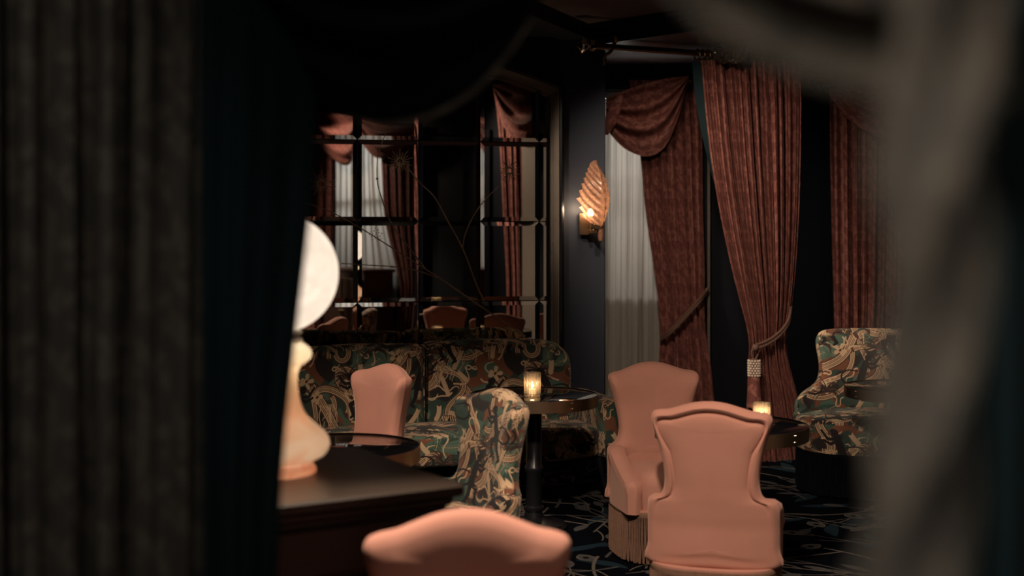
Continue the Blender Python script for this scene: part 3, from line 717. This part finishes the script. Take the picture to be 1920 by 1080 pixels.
def make_fringe(loop, z0, z1, parent, mat, r=.0034, step=.0085):
    q = np.array(loop + [loop[0]]); L = np.concatenate([[0], np.cumsum(np.linalg.norm(np.diff(q, axis=0), axis=1))]); m = MB()
    for k in range(int(L[-1] / step)):
        x, y = (np.interp((k + .5) * step, L, q[:, i]) for i in (0, 1)); j = random.uniform(-.003, .003); l = random.uniform(0, .008)
        m.tube([(x, y, z1), (x + j, y + j, (z0 + z1) / 2), (x - j, y + j, z0 + l)], lambda t: r * (.8 + .3 * t), 5)
    m.build('fringe', mat, parent, kind='stuff')
    bd = MB(); bd.loft([[(p[0] * k, p[1] * k if False else p[1], z) for p in loop] for k, z in ((1.0, z1 - .008), (1.012, z1 - .004), (1.012, z1 + .012), (1.0, z1 + .016))]); bd.build('braid', mat, parent)
def make_chair(cloth, name, label, fr):
    t = thing(name, label, 'chair'); c = M[cloth]
    half = [(.258, .252), (.263, .33), (.264, .42), (.262, .487), (.250, .515), (.224, .527), (.200, .546), (.188, .59), (.193, .66), (.208, .73), (.225, .79), (.237, .832), (.2385, .855), (.230, .873), (.207, .882), (.165, .888), (.115, .904), (.06, .920)]
    out = [(0, .25)] + half + [(0, .926)] + [(-x, z) for x, z in half[::-1]]
    def bend(x, y, z): k = min(1, max(0, (.50 - z) / .16)); k = k * k * (3 - 2 * k); return (x, y - .205 - .13 * max(0, z - .42) + .95 * x * x, z)
    bk = [(0, 0), (.004, -.020), (.012, -.036), (.024, -.043), (.034, -.040), (.040, -.031), (.044, -.029), (.048, -.034), (.060, -.038)]
    ft = [(0, 0), (.004, .020), (.014, .036), (.035, .048), (.060, .054)]
    pillow(out, bk, ft, bend, (0, (.34, .80)), 150, lambda z: min(1, max(0, (z - .46) / .12))).build('backrest', c, t)
    # the tub: one padded wall running round the back and both arms
    pth = cr([(-.222, .215), (-.226, .12), (-.228, .0), (-.226, -.09), (-.200, -.152), (-.11, -.186), (0, -.192), (.11, -.186), (.200, -.152), (.226, -.09), (.228, .0), (.226, .12), (.222, .215)], 61)
    tg = np.gradient(pth, axis=0); tg /= np.linalg.norm(tg, axis=1)[:, None]; nr = np.stack([-tg[:, 1], tg[:, 0]], 1); m = MB(); rings = []
    for i, (p, q) in enumerate(zip(pth, nr)):
        s = abs(i - 30) / 30; q_ = min(1, max(0, (s - .42) / .58)); top = .520 - .125 * q_ * q_ * (3 - 2 * q_); th = .037; e = 1.0
        if s > .94: e = math.sqrt(max(.02, 1 - ((s - .94) / .06) ** 2)); top -= .02 * (1 - e)
        sec = [(th, .245), (th * 1.02, top - .06), (th * 1.22, top - .03), (th * 1.05, top - .008), (th * .5, top + .004), (-th * .3, top + .004), (-th, top - .010), (-th * 1.15, top - .035), (-th, top - .065), (-th, .245)]
        rings.append([(p[0] - q[0] * o * e, p[1] - q[1] * o * e, z) for o, z in sec])
    m.loft(rings, (True, True)); m.build('arm_shell', c, t)
    st = MB(); a, b, cy = .196, .205, .045
    st.loft([[(x, y, z) for x, y in sup(a * k, b * k, 4, 48, (0, cy))] for k, z in ((.97, .25), (1.0, .31), (1.02, .38), (.99, .415), (.9, .438), (.7, .452), (.4, .460), (.02, .462))], (True, True)); st.build('seat', c, t)
    lp = sup(.262, .262, 3.1, 96, (0, -.018)); lp = [(x, y) for x, y in lp]
    MB().loft([[(x, y, z) for x, y in lp] for z in (.232, .262)], (True, True)).build('seat_rail', c, t)
    MB().loft([[(x * .93, y * .93, z) for x, y in lp] for z in (.03, .24)], (True, True)).build('plinth', M['black_cloth'], t)
    make_fringe(lp, .010, .238, t, M[fr])
    return t
def face(dx, dy): return math.atan2(-dx, dy)            # turn so that the chair's front looks along dx, dy
pk = make_chair('pink', 'velvet_chair', 'pink velvet chair seen from behind, its back edged with a thick roll', 'fringe')
pk.location = (.845, 5.29, 0); pk.rotation_euler.z = face(.26, 1)
for o in (pk,): o['group'] = 'pink velvet chairs'
dup(pk, (.765, 6.34, 0), face(.20, -1), 'pink velvet fringed chair whose seat and arm show, before the sheer curtain')
dup(pk, (-.83, 6.33, 0), face(-.80, -.62), 'pink velvet chair against the sofa behind the table by the lamp')
dup(pk, (-.092, 2.74, 0), face(.05, -1), 'brightly lit top of a pink velvet chair in front of the wooden desk', (1.0, 1.0, 1.012))
jc = make_chair('jungle_chair', 'patterned_chair', 'monkey and rope print chair standing between the desk and the candle table', 'fringe')
jc.location = (-.265, 5.30, 0); jc.rotation_euler.z = face(-.82, -.57)

# ================================================================ sofa
sf = thing('patterned_sofa', 'long monkey and leaf print sofa under the arched mirror', 'sofa', (-.545, 7.98, 0), math.radians(17))
def softbox(cx, cy, z0, z1, a, b, r, e=5, n=72, dome=.02):
    m = MB(); h = z1 - z0; rr = []
    for k in range(7):
        t = k / 6 * PI / 2; rr.append((z0 + r * (1 - math.cos(t)) * .6, -r * (1 - math.sin(t))))
    for k in range(9):
        t = k / 8 * PI / 2; rr.append((z1 - r + r * math.sin(t), -r * (1 - math.cos(t))))
    R_ = [[(x, y, z) for x, y in sup(a + d, b + d, e, n, (cx, cy))] for z, d in rr]
    for k in (.7, .35, .02): R_.append([(cx + (x - cx) * k, cy + (y - cy) * k, z1 + dome * (1 - k)) for x, y in sup(a - r, b - r, e, n, (cx, cy))])
    return m.loft(R_, (True, True))
def backpad(x0, x1, z0, z1, rL, rR):
    xm, hw = (x0 + x1) / 2, (x1 - x0) / 2
    o = [(-hw, z0), (-hw * .5, z0), (hw * .5, z0), (hw, z0), (hw + .01, z0 + .18), (hw + .012, z1 - rR), (hw - rR * .25, z1 - rR * .28), (hw - rR, z1 + .004), (hw * .2, z1 + .012), (-hw * .3, z1 + .012), (-hw + rL, z1 + .004), (-hw + rL * .25, z1 - rL * .28), (-hw - .012, z1 - rL), (-hw - .01, z0 + .18)]
    m = pillow(o, [(0, 0), (.006, .03), (.02, .06), (.05, .075), (.07, .08)], [(0, 0), (.006, -.035), (.022, -.065), (.055, -.085), (.08, -.092)], lambda x, y, z: (x + xm, y - .09 - .10 * (z - .4) * -1 - .20 * abs((x + xm) / .9) ** 3, z), (hw * .6, (z0 + .15, z1 - .15)), 110)
    return m
backpad(-.90, -.035, .36, .905, .10, .05).build('backrest', M['jungle'], sf); backpad(-.03, .86, .36, .915, .05, .13).build('backrest', M['jungle'], sf)
MB().tube([(-.033, -.175, .42), (-.033, -.165, .88)], .006, 6).build('piping', M['lining'], sf)
softbox(0, -.40, .25, .435, .96, .32, .05).build('seat', M['jungle'], sf)
for s in (-1, 1): softbox(s * .985, -.36, .24, .60, .085, .33, .06, 3.2, dome=.01).build('armrest', M['jungle'], sf)
softbox(0, -.36, .23, .30, .98, .30, .02).build('frame', M['black_cloth'], sf)
for x, y in ((-.95, -.62), (.95, -.62), (-.95, -.12), (.95, -.12)):
    MB().tube([(x * .97, y, .25), (x * 1.02, y - .02 if y < -.3 else y, 0.0)], lambda t: .020 - .010 * t, 10).build('leg', M['black'], sf)

# patterned armchair
ac = thing('patterned_armchair', 'wide armchair in monkey print with black fringe behind a round table', 'armchair', (2.27, 7.95, 0), face(-.18, -1))
half = [(.47, .42), (.50, .47), (.495, .53), (.455, .575), (.395, .61), (.355, .66), (.342, .74), (.355, .83), (.362, .90), (.335, .95), (.27, .968), (.15, .972)]
pillow([(0, .42)] + half + [(0, .972)] + [(-x, z) for x, z in half[::-1]], [(0, 0), (.006, -.03), (.02, -.055), (.05, -.07), (.08, -.075)], [(0, 0), (.006, .03), (.02, .055), (.05, .075), (.08, .085)], lambda x, y, z: (x, y - .30 - .16 * (z - .45) + 1.05 * x * x, z), (.12, (.58, .80)), 120).build('backrest', M['jungle'], ac)
lp = sup(.50, .42, 2.6, 120)
MB().loft([[(x * k, y * k, z) for x, y in lp] for k, z in ((.96, .26), (1.0, .27), (1.02, .33), (1.02, .40), (.99, .44), (.93, .46), (.6, .475), (.02, .48))], (True, True)).build('seat', M['jungle'], ac)
MB().loft([[(x * .9, y * .9, z) for x, y in lp] for z in (.02, .27)], (True, True)).build('plinth', M['black_cloth'], ac)
make_fringe([(x * .985, y * .985) for x, y in lp], .012, .258, ac, M['black_cloth'], .0045, .012)

# ================================================================ tables
def make_table(r, label):
    t = thing('round_table', label, 'table')
    MB().lathe([(0, .712), (r - .004, .712), (r - .004, .7205), (r - .006, .7215), (0, .7215)], 72).build('table_top', M['top'], t)
    MB().lathe([(r - .006, .663), (r, .662), (r, .7215), (r - .001, .7225), (r - .004, .7222)], 72).build('brass_band', M['darkbrass'], t)
    MB().lathe([(0, .668), (r - .005, .668), (r - .005, .70)], 72).build('table_underside', M['black'], t)
    rv = MB()
    for k in range(6):
        for i in (-1, 1):
            for z in (.679, .708):
                a = k * PI / 3 + i * .0135 - .98; rv.add(*ball((r * math.cos(a), r * math.sin(a), z), .0034, 8, 6))
    rv.build('rivet', M['chrome'], t, kind='stuff')
    MB().lathe([(.17, .0), (.18, .012), (.17, .03), (.09, .045), (.052, .06), (.046, .09), (.055, .10), (.055, .115), (.044, .125), (.042, .30), (.05, .31), (.05, .33), (.042, .34), (.042, .62), (.06, .65), (.16, .668)], 32, cap=(True, False)).build('pedestal', M['black'], t)
    return t
t1 = make_table(.345, 'round black glass-topped table with a brass band in front of the sofa'); t1['group'] = 'round pedestal tables'
t1.location = ((1001 - CX) / F * 6.9, 6.9, 0)
t2 = dup(t1, ((1371 - CX) / F * 5.80, 5.80, 0), 1.2, 'round brass-banded table mostly hidden behind the front pink chair')
t3 = dup(t1, ((628 - CX) / F * 5.2, 5.2, 0), -.02, 'round black glass-topped table reflecting the pink chair behind the desk')
t4 = dup(t1, ((1700 - CX) / F * 7.25, 7.25, 0), .3, 'round brass-banded table in front of the patterned armchair')

def make_candle(label, cat='candle holder'):
    t = thing('candle_glass', label, cat); t['group'] = 'ribbed candle glasses'
    fl = lambda u, z: .030 * math.cos(2 * PI * u * 22)
    MB().lathe([(0, .0), (.036, 0), (.042, .004), (.0435, .02), (.0450, .120), (.0460, .125), (.0450, .1285), (.0430, .1285), (.0410, .120), (.0395, .022), (.034, .014), (0, .013)], 132, flute=lambda u, z: fl(u, z) if .01 < z < .122 else 0).build('ribbed_glass', M['tumbler'], t)
    MB().lathe([(0, .014), (.022, .014), (.0225, .040), (.019, .043), (0, .041)], 20).build('candle', M['wax'], t)
    MB().lathe([(0, .044), (.005, .05), (.0065, .058), (.004, .070), (.0005, .082)], 12).build('flame', M['flame'], t)
    return t
c1 = make_candle('lit ribbed candle glass on the table in front of the sofa'); c1.location = V(998, 739, 6.78); c1.location.z = .7217
c2 = dup(c1, (0, 0, 0), .3, 'lit ribbed candle glass on the table behind the front pink chair'); c2.location = V(1428, 790, 5.72); c2.location.z = .7217; c2.scale = (.84,) * 3
for c in (c1, c2): lamp('candle_light', 'POINT', c.location + Vector((0, 0, .075)), None, .45, (1, .62, .34), .012)

# ================================================================ desk and lamp
DC = V(872, 908, 3.487); DC.z = 0; aD = math.radians(31)
dk = thing('writing_desk', 'dark wooden desk holding the glowing globe lamp', 'desk', DC, aD)      # local: -x along the front to the left, +y to the back
Wd, Dp, H = 1.0, .74, .90
MB().box((-Wd / 2, Dp / 2, H - .016), (Wd, Dp, .032), .006).build('desk_top', M['desk'], dk)
MB().box((-Wd / 2, Dp / 2, H - .045), (Wd - .04, Dp - .04, .026), .008).build('top_moulding', M['desk'], dk)
MB().box((-Wd / 2, Dp / 2 + .005, (H - .058) / 2 + .04), (Wd - .07, Dp - .07, H - .058 - .08), .004).build('carcass', M['desk'], dk)
MB().box((-Wd / 2, Dp / 2, .04), (Wd - .04, Dp - .04, .08), .006).build('plinth', M['desk'], dk)
for z0, z1 in ((.70, .825), (.51, .68), (.32, .49), (.12, .30)):
    dr_ = MB().box((-Wd / 2, .028, (z0 + z1) / 2), (Wd - .12, .024, z1 - z0), .006).build('drawer', M['desk'], dk)
    MB().add(*ball((-Wd * .28, .008, (z0 + z1) / 2), .013, 12, 8)).build('knob', M['darkbrass'], dr_)
    MB().add(*ball((-Wd * .72, .008, (z0 + z1) / 2), .013, 12, 8)).build('knob', M['darkbrass'], dr_)
MB().box((-.028, Dp / 2, .46), (.016, Dp - .16, .66), .008).build('side_panel', M['desk'], dk)

LPos = V(525, 893, 3.63); LPos.z = .9005; k = 1 / 661.
la = thing('globe_lamp', 'glowing opal globe lamp with a swirled amber glass base', 'lamp', LPos)
prof = [(58, 897), (66, 894), (67, 886), (62, 878), (60, 873), (72, 868), (84, 860), (91, 846), (91, 834), (84, 820), (70, 806), (55, 793), (44, 778), (37, 758), (34, 738), (33, 718), (35, 702), (42, 692), (54, 684), (60, 674), (58, 662), (48, 653), (41, 649)]
pr = cr([(r * k, (897 - y) * k) for r, y in prof], 60)
MB().lathe([tuple(p) for p in pr], 48, flute=lambda u, z: .02 * math.sin(2 * PI * (u * 3 + z * 1.6)), cap=(True, False)).build('glass_base', M['lampglass'], la)
MB().lathe([(41 * k, 248 * k), (43 * k, 252 * k), (38 * k, 256 * k), (38 * k, 262 * k), (42 * k, 265 * k), (40 * k, 270 * k), (30 * k, 274 * k)], 32).build('collar', M['silver'], la)
gb = MB(); gb.add(*ball((-3 * k, 0, (897 - 520) * k), 112 * k, 56, 36)); gb.build('globe', M['globe'], la)
lamp('lamp_base_light', 'POINT', LPos + Vector((0, 0, .09)), None, .42, (1, .84, .68), .03)
lamp('lamp_neck_light', 'POINT', LPos + Vector((0, 0, .335)), None, .34, (1, .86, .68), .02)

# ================================================================ what the mirror shows of the side wall
def sidemap(x, y, l): return on_side(x, y, .06 + l)
def sidemap2(l0): return lambda x, y, l: on_side(x, y, l0 + l)
rc = thing('window_curtain', 'wine curtain showing at the far side of the mirrored window, next to the globe lamp', 'curtain', (*on_side(600, 700, .1).xy, 0))
drape(sidemap2(.10), [(225, 560, 626), (415, 560, 625), (560, 560, 622), (700, 560, 620)], 4, .05, nv=30).build('curtain_panel', M['wine'], rc, rc.location)
swag(sidemap2(.2), [(560, 205), (600, 208), (640, 212), (668, 216)], [(560, 225), (590, 262), (622, 296), (645, 310), (660, 300), (669, 240)], 2.6, .07, nu=24, nv=30).build('festoon', M['wine'], rc, rc.location)
rd = thing('window_curtain', 'wine curtain swept aside in the middle of the mirror, under a gilt flower', 'curtain', (*on_side(760, 700, .1).xy, 0))
drape(sidemap2(.10), [(230, 712, 787), (330, 716, 786), (415, 722, 785), (500, 742, 784), (545, 750, 782), (640, 737, 775), (720, 728, 778)], 5, .05, nv=40).build('curtain_panel', M['wine'], rd, rd.location)
swag(sidemap2(.2), [(668, 216), (700, 220), (740, 226), (788, 232)], [(668, 240), (680, 270), (705, 296), (735, 290), (765, 268), (788, 240)], 2.6, .07, nu=24, nv=30, ph=1).build('festoon', M['wine'], rd, rd.location)
sh = drape(sidemap2(.05), [(235, 630, 676), (415, 630, 674), (700, 628, 672)], 4, .03, nv=24).build('sheer_curtain', M['sheer']); sh['label'] = 'pale sheer curtain mirrored left of the vertical bar beside the lamp'; sh['category'] = 'curtain'
sh = drape(sidemap2(.05), [(235, 676, 716), (330, 676, 720), (415, 676, 730), (510, 676, 750), (560, 680, 744), (640, 684, 737), (720, 684, 732)], 5, .03, nv=30).build('sheer_curtain', M['sheer']); sh['label'] = 'pale sheer curtain mirrored beside the swept wine curtain'; sh['category'] = 'curtain'
re = thing('window_curtain', 'tall wine curtain mirrored at the right edge of the glass', 'curtain', (*on_side(965, 700, .1).xy, 0))
drape(sidemap2(.10), [(165, 926, 996), (260, 936, 996), (400, 943, 996), (550, 950, 996), (720, 948, 996)], 5, .05, nv=34).build('curtain_panel', M['wine'], re, re.location)
swag(sidemap2(.2), [(924, 158), (950, 158), (975, 160), (997, 164)], [(925, 170), (932, 205), (945, 240), (965, 262), (985, 262), (997, 250)], 2.8, .07, nu=24, nv=30, ph=.4).build('festoon', M['wine'], re, re.location)
a, b = on_side(998, 500, .02), on_side(1045, 500, .02)
struct(MB().prism([a.xy, b.xy, (b + SN * .12).xy, (a + SN * .12).xy], 0, 3.2).build('trim_6', M['taupe']))  # slab added so the glass shows the pale strip of the frame's jamb
a, b = on_side(872, 500, .01), on_side(922, 500, .01)
struct(MB().prism([a.xy, b.xy, (b + SN * .03).xy, (a + SN * .03).xy], 0, 2.7).build('dark_recess_panel', M['black']))  # black slab standing in for the dark of a doorway recess
a, b = on_side(712, 505, .30), on_side(632, 505, .30); zc = a.z; mid = (a + b) / 2; wl = (a - b).length
cb = thing('side_cabinet', 'dark brown cabinet mirrored in front of the sheer curtain', 'cabinet', (mid.x, mid.y, 0), math.atan2(SD.y, SD.x))
MB().box((0, 0, zc - .02), (wl, .42, .04), .006).build('cabinet_top', M['wood'], cb); MB().box((0, 0, (zc - .04) / 2), (wl - .05, .38, zc - .04), .006).build('carcass', M['wood'], cb)
for s in (-1, 1):
    d_ = MB().box((s * wl * .235, .2, zc * .5), (wl * .44, .025, zc * .8), .006).build('door', M['wood'], cb); MB().add(*ball((s * .04, .225, zc * .55), .02, 10, 6)).build('knob', M['brass'], d_)
lamp('daylight_at_side_window', 'AREA', S0 + SD * ((wa + wb_) / 2) - SN * 1.0 + Vector((0, 0, 2.4)), S0 + SD * ((wa + wb_) / 2) + Vector((0, 0, 1.9)), 60, (.97, .98, 1), 1.9, size_y=1.6)

# ================================================================ doorway drapes close to the lens
dl_ = thing('doorway_drape', 'dark patterned drape filling the left of the doorway', 'drape', (*V(200, 500, 2.05).xy, 0))
drape(at(2.05), [(-260, -210, 400), (400, -200, 392), (1100, -190, 388), (2280, -180, 384)], 8.2, .042, ph=.6, nv=80).build('drape_panel', M['night'], dl_, dl_.location)
ed = [(-260, 375, 592), (170, 375, 583), (380, 376, 574), (600, 378, 551), (850, 380, 526), (1080, 382, 515), (1500, 382, 506), (2280, 382, 500)]
drape(at(2.02), ed, 1.6, .03, ph=.9, nu=40).build('dark_drape_part', M['lining'], dl_, dl_.location, 'dark teal lining at the edge of the drape')
sw = thing('doorway_swag', 'black swag whose hem is coloured paler for the light along it, drooping over the left half of the doorway', 'drape', V(720, -150, 1.92))
top = [(330, -190), (500, -190), (700, -190), (900, -190), (1070, -190)]
bot = [(470, -120), (545, 60), (590, 175), (640, 218), (720, 233), (800, 220), (880, 178), (950, 105), (1000, 30), (1060, -110)]
swag(at(1.92), top, bot, 3.3, .05, nu=60, nv=60, ph=2.4).build('swag_cloth', M['black_cloth'], sw, sw.location)
MB().tube(cr([V(x, y, 1.885) for x, y in bot[3:9]], 60), lambda t: .0046 * (.3 + .7 * math.sin(PI * t)), 8).build('hem', M['night'], sw, sw.location)  # lit stretch of the hem, its light put in as paler cloth
rs = thing('doorway_swag', 'grey swag sweeping across the upper right corner of the doorway', 'drape', V(1500, -150, .66))
swag(at(.66), [(1180, -190), (1350, -190), (1550, -190), (1700, -190), (1900, -190)], [(1200, -60), (1300, 30), (1400, 92), (1500, 140), (1600, 168), (1700, 178), (1900, 185)], 1.9, .05, nu=60, nv=70, ph=1.9, bulge=0).build('swag_cloth', M['night'], rs, rs.location)
rr_ = thing('doorway_drape', 'grey-brown twisted drape hanging at the right of the doorway', 'drape', (*V(1740, 500, .62).xy, 0))
YS = [-330, 100, 350, 560, 760, 900, 1080, 1500, 2600, 6600]; XC = [1770, 1762, 1752, 1748, 1740, 1722, 1694, 1670, 1670, 1670]; XR = [104, 104, 108, 100, 98, 100, 104, 112, 120, 120]
def bunch(u, v):
    y = -330 + 6930 * v ** 1.6; c = V(np.interp(y, YS, XC), y, .62); r = np.interp(y, YS, XR) / F * .62; a = 2 * PI * u
    f = a * 3 + y * .0135
    r *= .86 + .17 * math.cos(f) + .05 * math.cos(2 * f + .6) + .02 * math.sin(a * 11 + y * .03)
    return (c.x + r * math.cos(a), c.y + r * math.sin(a), c.z)
MB().grid(bunch, 96, 220, wrap=True, uv=lambda u, v: (u * .5, v * 2)).build('drape_panel', M['night'], rr_, rr_.location)
drape(lambda x, y, l: V(x, y, .78 - l), [(-330, 1790, 1985), (1080, 1775, 1985), (5000, 1770, 1985)], 2.6, .012, nu=50, nv=20).build('dark_drape_part', M['lining'], rr_, rr_.location, 'dark cloth standing for the unlit drape behind the twisted folds')  # dark sheet placed where the drape's outer side lies unlit
